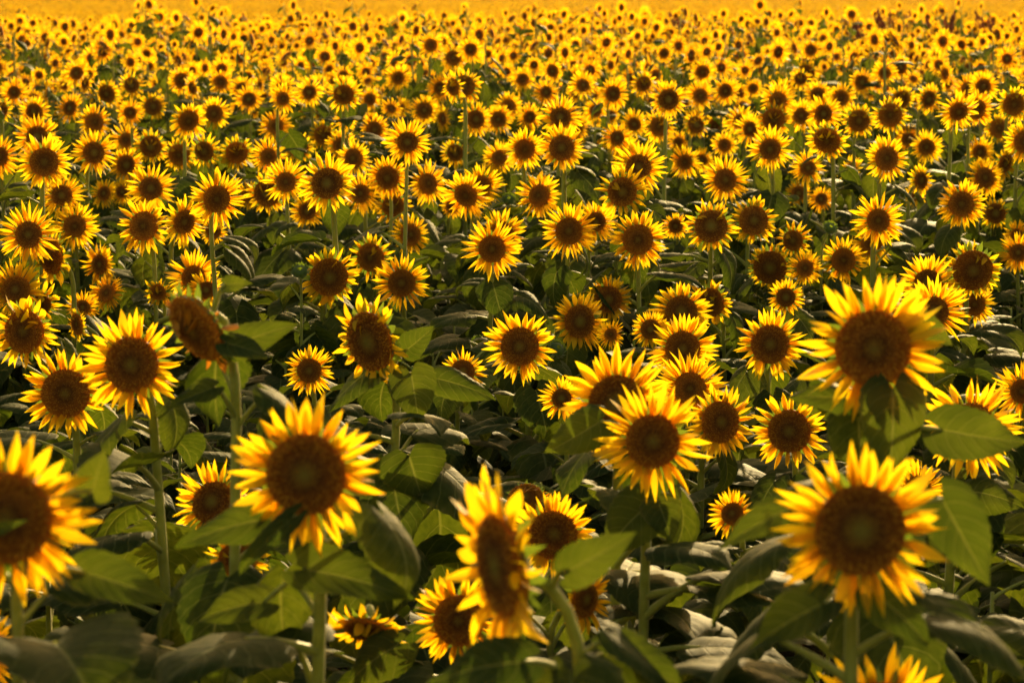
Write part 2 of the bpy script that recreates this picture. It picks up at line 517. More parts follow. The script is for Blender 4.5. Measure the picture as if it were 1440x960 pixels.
def disc_mb(seed, nfl, lod=0):
    r = random.Random(seed)
    mb = MB()
    dome = r.uniform(0.10, 0.22); dent = r.uniform(0.0, 0.08)
    def hz(q): return dome * (1 - q * q) - dent * math.exp(-(q / 0.3) ** 2)
    nr, ns = (6, 28) if lod == 0 else (2, 10)
    vs_, fs_, uv_ = [(0, 0, hz(0))], [], [(0, 0)]
    for i in range(1, nr + 1):
        q = i / nr
        for k in range(ns):
            an = 2 * math.pi * k / ns
            vs_.append((q * math.cos(an), q * math.sin(an), hz(q))); uv_.append((q, 0.0))
    for k in range(ns): fs_.append((0, 1 + k, 1 + (k + 1) % ns))
    for i in range(nr - 1):
        for k in range(ns):
            a = 1 + i * ns + k; c = 1 + i * ns + (k + 1) % ns
            fs_.append((a, a + ns, c + ns, c))
    k0 = 1 + (nr - 1) * ns
    for k in range(ns):
        an = 2 * math.pi * k / ns
        vs_.append((1.0 * math.cos(an), 1.0 * math.sin(an), -0.16)); uv_.append((1.0, 0.0))
    for k in range(ns): fs_.append((k0 + k, k0 + ns + k, k0 + ns + (k + 1) % ns, k0 + (k + 1) % ns))
    mb.add(vs_, fs_, uv_, 0)
    edge = r.uniform(0.45, 0.7)
    for i in range(nfl):                                     # florets on Fibonacci spirals
        q = math.sqrt((i + 0.5) / nfl); an = i * 2.399963 + r.uniform(-0.03, 0.03)
        x, y = q * math.cos(an), q * math.sin(an); z = hz(q)
        s = 0.92 / math.sqrt(nfl) * 1.25
        opened = q > edge
        h = (r.uniform(0.05, 0.11) if opened else r.uniform(0.018, 0.035))
        tx, ty = x * (1 + (0.03 if opened else -0.02)) + r.uniform(-.012, .012), y * (1 + (0.03 if opened else -0.02)) + r.uniform(-.012, .012)
        vv, uu = [], []
        for k in range(4):
            a2 = an + k * math.pi / 2
            vv.append((x + s * math.cos(a2), y + s * math.sin(a2), z - 0.01)); uu.append((q, 0.0))
        tipv = r.choice((0.1, 0.4, 0.9, 1.0)) if opened else r.uniform(0.1, 0.9)
        for k in range(4):
            a2 = an + k * math.pi / 2
            vv.append((tx + s * 0.5 * math.cos(a2), ty + s * 0.5 * math.sin(a2), z + h)); uu.append((q, tipv))
        ff = [(k, (k + 1) % 4, 4 + (k + 1) % 4, 4 + k) for k in range(4)] + [(4, 5, 6, 7)]
        mb.add(vv, ff, uu, 0)
    return mb
DISC_ME = [disc_mb(400 + i, 620).mesh("disc", [M_DISC], smooth=False) for i in range(4)]
DISC_MID = [disc_mb(420 + i, 260).mesh("disc", [M_DISC], smooth=False) for i in range(3)]
DISC_LOW = [disc_mb(430 + i, 0, 1) for i in range(3)]

def calyx_mb(seed, nb=26, ns=20, big=1.0):
    """green back of the head with its pointed bracts"""
    r = random.Random(seed); mb = MB()
    prof = [(0.16, -0.50), (0.34, -0.46), (0.62, -0.37), (0.86, -0.24), (1.0, -0.10), (1.01, -0.03)]
    vs_, fs_ = [], []
    for (q, z) in prof:
        for k in range(ns):
            an = 2 * math.pi * k / ns
            vs_.append((q * math.cos(an), q * math.sin(an), z))
    for i in range(len(prof) - 1):
        for k in range(ns):
            fs_.append((i * ns + k, i * ns + (k + 1) % ns, (i + 1) * ns + (k + 1) % ns, (i + 1) * ns + k))
    mb.add(vs_, fs_, None, 0)
    for i in range(nb):
        an = 2 * math.pi * (i + r.uniform(-.3, .3)) / nb
        ln = r.uniform(0.38, 0.62) * big; w = r.uniform(0.10, 0.15) * big
        bend = r.uniform(-0.7, 0.6); tilt = r.uniform(-0.5, 0.45)
        vv, ff = [], []
        x = z = 0.0; a = tilt
        for k in range(5):
            u = k / 4
            ww = w * (0.8, 1.0, 0.75, 0.35, 0.03)[k]
            vv += [(x, -ww, z + ww * .3), (x, 0, z), (x, ww, z + ww * .3)]
            x += ln / 4 * math.cos(a); z += ln / 4 * math.sin(a); a += bend / 4
            if k < 4:
                b0 = k * 3
                ff += [(b0, b0 + 3, b0 + 4, b0 + 1), (b0 + 1, b0 + 4, b0 + 5, b0 + 2)]
        rad = r.choice((0.88, 0.97))
        M = Matrix.Rotation(an, 4, 'Z') @ Matrix.Translation((rad, 0, -0.22 if rad < .9 else -0.12))
        mb.add(vv, ff, None, 0, M)
    return mb
CALYX_ME = [calyx_mb(500 + i).mesh("calyx", [M_CALYX]) for i in range(4)]
CALYX_LOW = [calyx_mb(520 + i, 10, 8) for i in range(2)]

def ring_mesh(seed, ratio, kind):
    r = random.Random(seed); mb = MB()
    for (k, M, style) in petal_layout(r, ratio, kind):
        src = PETAL_MB[k % len(PETAL_MB)] if style in ('fresh', 'dryflat') else DRY_MB[k % len(DRY_MB)]
        mb.add_mb(src, M, {0: 1 if style[:3] == 'dry' else 0})
    return mb.mesh("petal_ring", [M_PETAL, M_DRY])
RATIOS = {'fresh': [0.44, 0.48, 0.53], 'old': [0.54, 0.61], 'dry': [0.72]}
RINGS = {k: [(q, [ring_mesh(600 + hash((i, j)) % 97 + 13 * j, q, k) for j in range(5)]) for i, q in enumerate(v)] for k, v in RATIOS.items()}

def bud_mb(seed):
    r = random.Random(seed); mb = MB()
    vs_, fs_ = [], []; ns = 14
    for (q, z) in [(0.15, -0.7), (0.6, -0.6), (0.95, -0.2), (1.0, 0.15), (0.75, 0.5), (0.3, 0.62)]:
        for k in range(ns):
            an = 2 * math.pi * k / ns; vs_.append((q * math.cos(an), q * math.sin(an), z))
    for i in range(5):
        for k in range(ns): fs_.append((i * ns + k, i * ns + (k + 1) % ns, (i + 1) * ns + (k + 1) % ns, (i + 1) * ns + k))
    mb.add(vs_, fs_, None, 0)
    for lay in range(3):
        for i in range(13):
            an = 2 * math.pi * (i + lay * .33 + r.uniform(-.2, .2)) / 13
            vv, ff = [], []; x = z = 0.0; a = 1.25 - lay * 0.30 + r.uniform(-.25, .25)
            for k in range(5):
                ww = 0.2 * (0.9, 1.0, 0.75, 0.35, 0.03)[k]
                vv += [(x, -ww, z), (x + .03, 0, z), (x, ww, z)]
                x += .2 * math.cos(a); z += .2 * math.sin(a); a += 0.22
                if k < 4: b0 = k * 3; ff += [(b0, b0 + 3, b0 + 4, b0 + 1), (b0 + 1, b0 + 4, b0 + 5, b0 + 2)]
            mb.add(vv, ff, None, 0, Matrix.Rotation(an, 4, 'Z') @ Matrix.Translation((1.0, 0, -0.25 + 0.18 * (2 - lay))))
    return mb
BUD_ME = [bud_mb(700 + i).mesh("bud", [M_CALYX]) for i in range(3)]

# ------------------------------------------------------------------ one sunflower
def head_matrix(yaw, pitch, roll=0.0):
    n = Vector((math.sin(yaw) * math.cos(pitch), -math.cos(yaw) * math.cos(pitch), math.sin(pitch)))
    x = Vector((0, 0, 1)).cross(n)
    x.normalize()
    y = n.cross(x)
    m = Matrix((x, y, n)).transposed().to_4x4()
    return m @ Matrix.Rotation(roll, 4, 'Z'), n

def bez(p0, p1, p2, p3, t):
    s = 1 - t
    return p0 * (s ** 3) + p1 * (3 * s * s * t) + p2 * (3 * s * t * t) + p3 * (t ** 3)

def stem_path(head, n, r, n_seg=12):
    """points in world space from the ground to the back of the head"""
    end = head
    back = Vector((-n.x, -n.y, 0))
    neck = head - n * 0.085 + Vector((0, 0, -0.03 if n.z > -0.3 else 0.06))
    low = Vector((head.x + back.x * 0.13 + r.uniform(-.05, .05), head.y + back.y * 0.13 + r.uniform(-.05, .05), 0))
    low.z = ground_z(low.y) - 0.05
    below = Vector((low.x * .25 + (head.x + back.x * .12) * .75, low.y * .25 + (head.y + back.y * .12) * .75, head.z - 0.20))
    pts = [low.lerp(below, t / (n_seg - 5)) for t in range(n_seg - 5)]
    wob = Vector((r.uniform(-.02, .02), r.uniform(-.02, .02), 0))
    pts = [p + wob * math.sin(math.pi * i / (n_seg - 5)) for i, p in enumerate(pts)]
    dirv = (below - low).normalized()
    for i in range(6):
        pts.append(bez(below, below + dirv * 0.13, neck, end - n * 0.008, i / 5))
    return low, pts

def project(p):
    v = p - Vector((0, 0, CAM_Z))
    zc = v.y * CP - v.z * SP; yc = v.y * SP + v.z * CP
    return 720 + v.x / zc * FPX, 480 - yc / zc * FPX
SHOWN = []         # (px, py, diameter, depth) of the blooms the photograph shows unobstructed
def hides_bloom(c, size):
    """would a leaf centred at c stand in front of one of them"""
    if c.y < 1: return False
    px, py = project(c)
    for (qx, qy, qd, d) in SHOWN:
        if d > c.y - 0.04 and abs(px - qx) < 200 and math.hypot(px - qx, py - qy) < 0.44 * qd + 0.33 * size * FPX / c.y: return True
    return False
def build_plant(pl):
    r = random.Random(pl['seed'])
    Mh, n = head_matrix(R(pl['yaw']), R(pl['pitch']), r.uniform(0, 6.28) if pl['kind'] not in ('old', 'dry') else 0)
    head = pl['head']; D = pl['D']; kind = pl['kind']
    low, path = stem_path(head, n, r)
    root = bpy.data.objects.new("sunflower", None); root.empty_display_size = 0.05
    root.location = low; link(root)
    tag(root, pl['label'], "sunflower", pl.get('group'))
    mb = MB()
    sr = r.uniform(0.0095, 0.0125) * (0.8 if kind == 'bud' else 1) * min(1.15, 0.55 + D * 1.9)
    loc = [p - low for p in path]
    npt = len(loc)
    rad = [sr * (1.25 - 0.45 * i / (npt - 1)) for i in range(npt)]; rad[-1] = sr * 1.25
    mb.tube(loc, rad, 9 if pl['hero'] else 6, 0)
    st = bpy.data.objects.new("stem", mb.mesh("stem", [M_STEM])); link(st, root)
    # head
    if kind == 'bud':
        fh = bpy.data.objects.new("bud", BUD_ME[r.randrange(3)])
        link(fh, root, Matrix.Translation(head - low) @ Mh @ Matrix.Scale(D * 0.36, 4))
    else:
        rr = RATIOS[kind]; qi = r.randrange(len(rr)) if pl.get('ratio') is None else min(range(len(rr)), key=lambda i: abs(rr[i] - pl['ratio']))
        ratio = rr[qi] if not pl['hero'] or pl.get('ratio') is None else pl['ratio']
        rd = D / 2 * ratio
        fh = bpy.data.objects.new("flower_head", CALYX_ME[r.randrange(4)])
        link(fh, root, Matrix.Translation(head - low) @ Mh @ Matrix.Scale(rd, 4))
        dc = bpy.data.objects.new("disc", (DISC_ME if pl['hero'] else DISC_MID)[r.randrange(3)])
        link(dc, fh)
        if pl['hero']:
            for (k, M, style) in petal_layout(r, ratio, kind):
                me = {'fresh': PETAL_ME, 'old': OLD_ME, 'dry': DRY_ME, 'dryflat': FLAT_DRY_ME}[style]
                link(bpy.data.objects.new("petal", me[k % len(me)]), fh, M)
        else:
            pr = bpy.data.objects.new("petal_ring", r.choice(RINGS[kind][qi][1]))
            link(pr, fh); pr["kind"] = "stuff"
    # leaves along the stem
    Hs = head.z - low.z
    nl = pl.get('leaves', r.randint(13, 16) if pl['hero'] else r.randint(10, 12))
    az = r.uniform(0, 6.28)
    for i in range(nl):
        t = (i + r.uniform(-.25, .25)) / max(1, nl - 1)
        zl = (0.42 + 0.53 * t) * (Hs - 0.07)
        # point on the stem at that height
        k = 0
        while k < npt - 2 and loc[k + 1].z < zl: k += 1
        f = max(0, min(1, (zl - loc[k].z) / max(1e-4, loc[k + 1].z - loc[k].z)))
        p = loc[k].lerp(loc[k + 1], f)
        az += 2.39996 + r.uniform(-.35, .35)
        size = (0.30 - 0.14 * max(0, t) ** 1.8) * r.uniform(0.82, 1.18) * min(1.1, 0.62 + D * 1.6)
        kl = r.randrange(len(LEAF_ME)); tip_ = r.uniform(-.18, .22); sy = r.choice((-1, 1)) * r.uniform(.9, 1.1)
        for tr_ in (0, 1.0, -1.0, 2.2, None):
            if tr_ is None: break
            M = Matrix.Translation(p) @ Matrix.Rotation(az + tr_, 4, 'Z') @ Matrix.Rotation(tip_, 4, 'Y') @ Matrix.Diagonal((size, size * sy, size, 1))
            if not hides_bloom(low + M @ LEAF_C[kl], size): break
        if tr_ is None: continue
        link(bpy.data.objects.new("leaf", LEAF_ME[kl]), root, M)
    # leaves seen one by one in the photograph
    for (bx, by, tx, ty, w, dd, nb) in pl.get('extra', ()):
        d0 = head.y + dd
        B = at(bx, by, d0); T = at(tx, ty, d0 - r.uniform(0.0, 0.05)); L = (T - B).length
        X = (T - B).normalized()
        N0 = Vector((nb[0], -nb[1], nb[2])); N = (N0 - X * N0.dot(X)).normalized(); Y = N.cross(X)
        Ml = Matrix((X, Y, N)).transposed().to_4x4(); Ml.translation = B - low
        lm = MB()
        leaf_blade(lm, L * 1.04, w * d0 / FPX / 2, r, 24, 10, Ml, sag=r.uniform(.15, .5), twist=r.uniform(-.3, .3), fold=r.uniform(.1, .4))
        k = min(range(npt), key=lambda q: abs(loc[q].z - (B.z - low.z - 0.05)))
        a0 = loc[k]; e = B - low; mid = a0.lerp(e, 0.6) + Vector((0, 0, 0.02))
        lm.tube([bez(a0, a0.lerp(mid, .7), mid, e, q / 5) for q in range(6)], [.0065, .006, .0055, .005, .0045, .004], 7, 0, cap=False)
        o = bpy.data.objects.new("leaf", lm.mesh("leaf", PLANT_MATS)); link(o, root)
    return root

# ------------------------------------------------------------------ the flowers the photograph shows, one by one
UP = (0, .75, .65); FC = (0, 1, .25); TOP = (0, .35, .95)
# (x, y of the disc, outer diameter, yaw, pitch, kind, options) in pixels of the photograph
HERO = [
 (1210, 745, 235, 0, 6, 'fresh', dict(ratio=.55, label="large fresh sunflower with broad round disc, long loose petals, above two big arched leaves",
    extra=[(1158, 848, 1052, 905, 78, -.02, UP), (1228, 832, 1318, 905, 74, .0, UP), (1300, 838, 1388, 868, 52, .05, TOP), (1135, 702, 1008, 775, 62, .10, UP), (1325, 702, 1385, 826, 92, .12, FC)])),
 (1228, 490, 200, 0, 4, 'fresh', dict(ratio=.54, dm=.98, label="tallest sunflower, big wide disc, a leaf hanging right under its head",
    extra=[(1324, 604, 1442, 632, 82, -.10, FC), (1255, 548, 1258, 668, 98, -.02, FC), (1206, 560, 1108, 566, 52, .03, UP), (1275, 446, 1342, 482, 46, .05, FC)])),
 (430, 667, 208, -8, 4, 'fresh', dict(ratio=.56, label="large sunflower on a thick pale stem, pointed petals, leaf tip crossing its lower edge",
    extra=[(388, 728, 240, 758, 66, .03, UP), (410, 728, 318, 806, 34, -.06, FC), (428, 800, 578, 842, 76, .0, UP), (372, 846, 272, 858, 62, .05, UP)])),
 (8, 728, 238, 4, 0, 'fresh', dict(ratio=.56, label="large sunflower cut by the picture edge, drooping golden lower petals, small leaf over its disc",
    extra=[(-60, 762, 42, 738, 34, -.12, FC), (130, 690, 145, 640, 60, .06, FC), (120, 805, 238, 852, 74, .05, UP)])),
 (704, 795, 262, -66, -4, 'fresh', dict(ratio=.56, dm=1.1, label="big old sunflower seen nearly edge-on, ragged petals, thick stem beside it",
    extra=[(800, 802, 893, 752, 66, -.02, FC), (735, 930, 600, 945, 92, -.10, UP), (850, 920, 965, 962, 96, .05, UP)])),
 (645, 872, 132, -10, 8, 'fresh', dict(ratio=.56, label="short sunflower half tucked under a broad leaf, close to the edge-on old one")),
 (778, 752, 118, 12, 26, 'fresh', dict(ratio=.6, label="orange sunflower tipped back behind the edge-on old one, leaf across its chin")),
 (738, 700, 70, -20, 50, 'dry', dict(label="crumpled withered sunflower behind the edge-on old one")),
 (822, 842, 102, 48, 4, 'fresh', dict(label="sunflower turned aside, half hidden by the stem of the edge-on old one")),
 (515, 885, 118, -12, -48, 'old', dict(label="bowed sunflower hanging face down, dull orange petals, beside the thick pale stem",
    extra=[(562, 905, 462, 955, 76, -.05, UP)])),
 (-28, 918, 120, 6, 6, 'fresh', dict(label="low sunflower of which only a few petals reach in beside the drooping leaf",
    extra=[(190, 938, 346, 915, 78, .0, UP)])),
 (1243, 1012, 205, 4, 14, 'fresh', dict(label="low sunflower of which only the upright upper petals show beneath the broad round one")),
 (335, 785, 92, 10, -12, 'old', dict(dm=1.12, label="dull sunflower hidden behind the leaves of the thick pale stem")),
 (299, 706, 118, -22, 28, 'fresh', dict(dm=1.06, label="tipped back sunflower peeping over a leaf, tight fan of upright petals")),
 (918, 620, 160, 0, 6, 'fresh', dict(ratio=.48, label="big even sunflower overlapping a taller one behind it, long pointed petals",
    extra=[(845, 592, 768, 642, 64, .12, FC), (915, 708, 835, 770, 88, .02, UP), (925, 705, 945, 760, 60, .0, UP)])),
 (868, 568, 158, -6, 8, 'fresh', dict(ratio=.52, dm=1.06, label="big sunflower half covered by the even one before it")),
 (1013, 593, 106, 24, 6, 'fresh', dict(ratio=.56, label="sunflower turned aside with a narrow oval disc, next to the overlapping pair")),
 (970, 546, 106, 0, 12, 'fresh', dict(label="sunflower wedged behind the overlapping pair, only its upper half showing")),
 (1110, 606, 106, -14, 4, 'fresh', dict(ratio=.58, label="sunflower with uneven flared petals and a single petal standing straight up")),
 (1366, 600, 136, 4, 6, 'fresh', dict(ratio=.5, label="sunflower whose face is covered by a large smooth leaf",
    extra=[(1365, 690, 1440, 705, 62, -.05, UP)])),
 (1030, 722, 68, -22, 26, 'fresh', dict(label="small low sunflower looking upward beside a big sloping leaf")),
 (1292, 688, 86, 14, 30, 'fresh', dict(label="small sunflower in the gap between the two broad-faced ones")),
 (185, 513, 146, -12, 6, 'fresh', dict(ratio=.54, label="sunflower with a deep brown oval disc, leaning before its round neighbour")),
 (92, 553, 120, -4, 6, 'fresh', dict(ratio=.58, label="round sunflower with a grainy dark disc and sharp petals, beside the oval one")),
 (34, 466, 106, -20, 6, 'old', dict(ratio=.58, label="sunflower with folded upper petals, next to a grey curled leaf")),
 (276, 462, 150, -46, -26, 'dry', dict(ratio=.68, label="bowed seeding sunflower, withered petals lying across its disc, tall pale stem",
    extra=[(326, 488, 412, 450, 50, .02, FC), (318, 482, 380, 500, 44, -.06, UP), (318, 400, 352, 400, 26, .0, FC), (300, 545, 240, 575, 40, .0, UP)])),
 (520, 480, 132, -40, -8, 'old', dict(ratio=.64, label="sunflower with a bulging disc, two lone petals stuck on its face",
    extra=[(578, 525, 590, 592, 70, -.04, FC), (612, 532, 700, 558, 52, .06, UP), (572, 492, 612, 462, 42, .02, FC), (575, 640, 592, 702, 104, -.10, FC)])),
 (435, 521, 70, 0, 6, 'fresh', dict(ratio=.5, label="small neat sunflower low among leaves, facing straight out")),
 (651, 522, 64, 10, 22, 'fresh', dict(label="small sunflower cut off below by a long leaf")),
 (731, 487, 100, -10, 6, 'fresh', dict(ratio=.55, label="sunflower with a speckled disc and a lone petal bent over on one side")),
 (815, 452, 84, 26, 4, 'fresh', dict(ratio=.56, label="oval-faced sunflower beside a shaded orange one")),
 (856, 421, 66, 4, 6, 'fresh', dict(ratio=.58, label="shaded orange sunflower with a broad disc, beside the oval-faced one")),
 (859, 470, 40, -14, 4, 'fresh', dict(label="tiny sunflower tucked below the shaded orange one")),
 (958, 438, 84, 0, 8, 'fresh', dict(ratio=.54, label="upper one of two round sunflowers stacked face over face")),
 (960, 490, 96, 0, 8, 'fresh', dict(ratio=.52, label="lower one of two round sunflowers stacked face over face")),
 (915, 463, 54, -10, 4, 'fresh', dict(label="small dim sunflower squeezed in beside the stacked pair")),
 (1000, 425, 68, -34, -8, 'old', dict(dm=1.06, label="half faded sunflower with green bracts, behind the stacked pair")),
 (1083, 484, 98, 0, 6, 'fresh', dict(ratio=.56, label="even round sunflower standing alone on a bare patch of leaves")),
 (1083, 376, 66, -14, -8, 'old', dict(ratio=.72, label="fading sunflower with green bracts curling over its wide disc")),
 (1186, 366, 66, 0, 8, 'fresh', dict(ratio=.52, label="trim sunflower right above the tallest one")),
 (1105, 418, 50, 0, 6, 'fresh', dict(ratio=.54, label="small trim sunflower under the fading one with curling bracts")),
 (1225, 343, 62, 4, 8, 'fresh', dict(ratio=.48, label="sunflower with a green-eyed disc, overlapping a wider one")),
 (1235, 310, 74, 0, 8, 'fresh', dict(label="wide sunflower behind the green-eyed one, a pale leaf at its side")),
 (1305, 399, 84, -4, 12, 'fresh', dict(label="sunflower with long upright petals, topmost of a cluster of four")),
 (1313, 438, 96, -10, 8, 'fresh', dict(label="sunflower in the middle of the cluster of four, petals brushing the tallest one")),
 (1370, 428, 60, 4, 6, 'fresh', dict(ratio=.54, label="smallest sunflower of the cluster of four")),
 (1368, 380, 84, 0, -6, 'old', dict(ratio=.68, label="wide-disced old sunflower of the cluster of four, bracts over its top")),
 (1438, 550, 80, -16, 4, 'fresh', dict(label="orange sunflower cut by the picture edge, above the leaf-covered one")),
 (790, 560, 64, -14, 8, 'fresh', dict(label="sunflower peeping out behind the overlapping pair")),
 (565, 398, 78, 0, 8, 'fresh', dict(ratio=.50, label="very even sunflower with fine radiating petals, beside a ragged one")),
 (463, 390, 84, 16, 0, 'old', dict(ratio=.64, label="ragged sunflower with a broad slanted disc and thin upper petals")),
 (521, 362, 66, -18, 0, 'old', dict(label="shaded sunflower with a loose petal on its face, above the very even one")),
 (692, 350, 84, 4, 6, 'fresh', dict(ratio=.46, label="double-looking sunflower, another bloom right behind its petals")),
 (800, 325, 80, 0, 8, 'fresh', dict(ratio=.48, label="full round sunflower with a small pale disc on a straight stem")),
 (897, 337, 80, 0, 6, 'fresh', dict(ratio=.54, label="sunflower with a large flat disc above a forked leaf pair")),
 (72, 360, 84, -46, 0, 'old', dict(ratio=.62, label="sunflower turned sharply aside, pointed disc, before a row of open ones")),
 (272, 390, 76, 0, 14, 'fresh', dict(label="sunflower with a crown of tall petals above the bowed seeding one")),
 (290, 408, 54, 0, 24, 'fresh', dict(label="short sunflower set in front of the crown-petalled one")),
 (222, 411, 44, -10, -14, 'old', dict(label="dark faded sunflower ringed by curled green bracts")),
 (22, 408, 86, 0, 26, 'fresh', dict(label="sunflower with a fan of upper petals rising behind crumpled ones")),
 (52, 428, 74, 16, -24, 'old', dict(label="crumpled sunflower folded down over its own disc")),
]
MID = [
 (1132,377,50,8,4),(1115,338,54,-20,0,'old'),(1352,287,68,6,4),(1385,250,56,0,8),(1247,223,64,0,6),(1303,207,48,-6,6),
 (1155,280,38,4,6),(1123,272,38,-8,6),(1163,198,62,0,-6,'old'),(1127,163,46,0,8),(1158,160,52,10,6),(1083,210,62,-16,4),
 (1020,253,66,0,6),(1000,318,76,4,0,'old'),(1060,310,68,0,-6,'old'),(950,318,38,0,4),(875,270,76,8,0,'old'),(898,235,74,0,10),
 (838,312,64,16,6),(758,275,66,-20,6),(790,208,68,0,8),(738,210,60,0,6),(788,165,62,0,14),(812,178,42,0,8),(862,132,46,20,8),
 (940,140,54,0,6),(927,178,50,0,-2,'old'),(892,175,42,0,8),(868,194,46,0,10),(880,212,44,-6,10),(963,228,48,0,8),(986,226,38,8,4),
 (954,200,32,0,10),(1020,128,42,0,8),(1055,182,48,-10,4),(706,330,72,8,6),(655,275,70,4,4),(676,262,64,4,10),(702,222,50,0,8),
 (669,168,48,8,8),(701,168,42,0,8),(577,330,58,0,8),(432,297,50,0,8),(460,258,84,12,4),(402,256,64,-8,6),(497,223,54,0,8),
 (545,250,62,-16,8),(507,272,58,-8,0),(532,277,46,10,6),(553,290,58,4,-8,'old'),(602,258,60,28,6),(573,200,66,4,2),(597,155,42,0,6),
 (622,167,40,48,6),(435,130,44,0,6),(378,220,52,0,6),(375,272,62,4,-4,'old'),(350,275,40,6,6),(305,280,80,6,6),(259,312,72,24,4),
 (202,318,78,0,6),(212,265,68,0,8),(105,318,66,4,0),(40,330,86,0,6),(140,372,60,-32,0),(87,275,66,-4,8),(62,228,76,4,4),
 (132,215,64,0,4),(52,193,64,0,14),(133,172,50,32,4),(177,197,46,0,8),(265,170,56,0,6),(301,160,46,14,2),(-2,220,62,0,6),
 (146,272,42,-18,8),(172,270,38,8,8),(177,232,52,4,-6),(212,206,50,8,-4,'old'),(252,218,50,0,-6,'old'),(287,213,52,20,-6,'old'),
 (333,215,52,0,-4,'old'),(150,412,52,-20,16),(116,432,48,0,8),(108,456,50,-30,0,'old'),(1432,355,56,-6,4),(1348,157,60,0,6),(1374,154,52,6,6),
 (1306,140,44,20,6),(1362,125,42,0,8),(1383,122,44,0,6),(1426,147,52,0,-4,'old'),(1405,181,44,0,-4,'old'),(1378,214,46,0,4),(1414,230,52,8,-4,'old'),
 (1442,200,62,-6,8),(1252,162,54,-18,0,'old'),(1208,170,50,0,-4,'old'),(1094,142,52,0,14),(1088,168,52,-8,-4,'old'),(1150,134,40,0,8),(1183,138,42,0,-2),
 (1212,116,38,0,14),(1268,140,40,8,0,'old'),(1278,196,40,-8,0),(1244,103,38,0,8),(1430,330,40,0,4),(1040,170,44,0,6),(1100,130,40,0,4),
 (985,135,42,0,8),(905,118,40,0,-4,'old'),(820,120,42,0,8),(768,130,38,0,8),(735,112,36,0,8),(715,150,40,10,10),(560,110,40,0,-4),(520,140,36,8,6),
 (480,205,46,30,4),(455,190,44,0,-4,'old'),(388,178,46,0,10),(350,140,40,0,6),(340,125,36,0,0),(215,150,40,0,0,'old'),(185,120,40,0,-4,'old'),(150,132,42,0,-4,'old'),
 (98,152,44,0,10),(48,158,46,0,0),(20,130,40,0,0),(640,215,44,0,-8,'old'),(636,290,34,-10,8),(300,325,40,0,0,'old'),(745,165,40,30,6),(1400,300,46,6,0,'old'),
]
BUDS = [(632,366,22),(672,482,24),(1049,407,20),(1167,321,24),(1434,246,20),(783,491,30),(715,281,22),(422,382,30),(490,500,24),(1152,205,22)]

def place(px, py, dia, D0=0.25, dm=1.0, zlo=1.0, zhi=1.70):
    d = D0 * FPX / dia * dm
    k = -ray(px, py).z
    z = CAM_Z - d * k
    g = ground_z(d)
    if z - g > zhi: d = (CAM_Z - zhi) / k
    elif z - g < zlo: d = (CAM_Z - zlo) / k
    return at(px, py, d), dia * d / FPX, d

def band(d): return "sharp middle rows" if d < 13.5 else "soft crowded rows further back"

rows = []
for i, h in enumerate(HERO):
    px, py, dia, yaw, pitch, kind, o = h
    P, D, d = place(px, py, dia, 0.25 if kind != 'dry' else 0.2, o.get('dm', 1.0))
    rows.append(dict(px=px, py=py, dia=dia, d=d, yaw=yaw, pitch=pitch, kind=kind, hero=True, seed=1000 + i, label=o['label'],
                     extra=o.get('extra', ()), ratio=o.get('ratio')))
GROUP = "sunflowers in the rows behind the tall front plants"
LANDMARK = [(1083, 484, "the lone even round bloom"), (1083, 376, "the fading bloom with curling bracts"), (1228, 440, "the tallest bloom"), (1320, 410, "the cluster of four"),
 (958, 450, "the stacked pair"), (565, 398, "the very even bloom beside the ragged one"), (463, 390, "the ragged slanted bloom"), (692, 350, "the double-looking bloom"),
 (800, 325, "the full round bloom on a straight stem"), (897, 337, "the flat-disced bloom above a forked leaf pair"), (72, 360, "the sharply turned bloom"), (276, 430, "the bowed seeding bloom"), (1235, 325, "the green-eyed bloom")]
def near_label(q):
    best = min(LANDMARK, key=lambda m: math.hypot(m[0] - q['px'], m[1] - q['py']))
    dx, dy = q['px'] - best[0], q['py'] - best[1]
    rel = "close beside" if abs(dy) < abs(dx) * 0.8 else ("standing over the top of" if dy < 0 else "just below")
    look = "older ragged sunflower" if q['kind'] == 'old' else "sunflower turned aside" if abs(q['yaw']) >= 15 else "tipped back sunflower" if q['pitch'] >= 10 else "small open sunflower" if q['D'] < 0.2 else "full-size open sunflower"
    return f"{look} {rel} {best[2]}"
def mid_label(kind, yaw, pitch, D, d, z):
    far = d >= 13.5
    where = "in the soft crowded rows further back" if far else "in the sharp middle rows"
    stand = "standing tall over its neighbours" if z > 1.52 else "sunk low among its neighbours" if z < 1.2 else "level with its neighbours"
    size = "small" if D < 0.205 else "large" if D > 0.252 else "medium"
    look = "older ragged" if kind == 'old' else "half-turned" if abs(yaw) >= 24 else "slightly turned" if abs(yaw) >= 12 else "tipped-back" if pitch >= 12 else "bowed" if pitch < -3 else "face-on"
    return f"{size} {look} sunflower {stand} {where}"
for i, m in enumerate(MID):
    px, py, dia, yaw, pitch = m[:5]; kind = m[5] if len(m) > 5 else 'fresh'
    P, D, d = place(px, py, dia)
    dia *= 1.0
    rows.append(dict(px=px, py=py, dia=dia, d=d, yaw=yaw + rnd.gauss(0, 13), pitch=pitch + rnd.gauss(0, 9), kind=kind, hero=False, seed=2000 + i, extra=(), ratio=None))
for i, (px, py, dia) in enumerate(BUDS):
    P, D, d = place(px, py, dia, 0.085, 1.0, 0.80, 1.22)
    rows.append(dict(px=px, py=py, dia=dia, d=d, yaw=rnd.uniform(-40, 40), pitch=rnd.uniform(20, 60), kind='bud', hero=False, seed=3000 + i, extra=(), ratio=None,
                     label="unopened green sunflower bud among the leaves", group="unopened buds"))
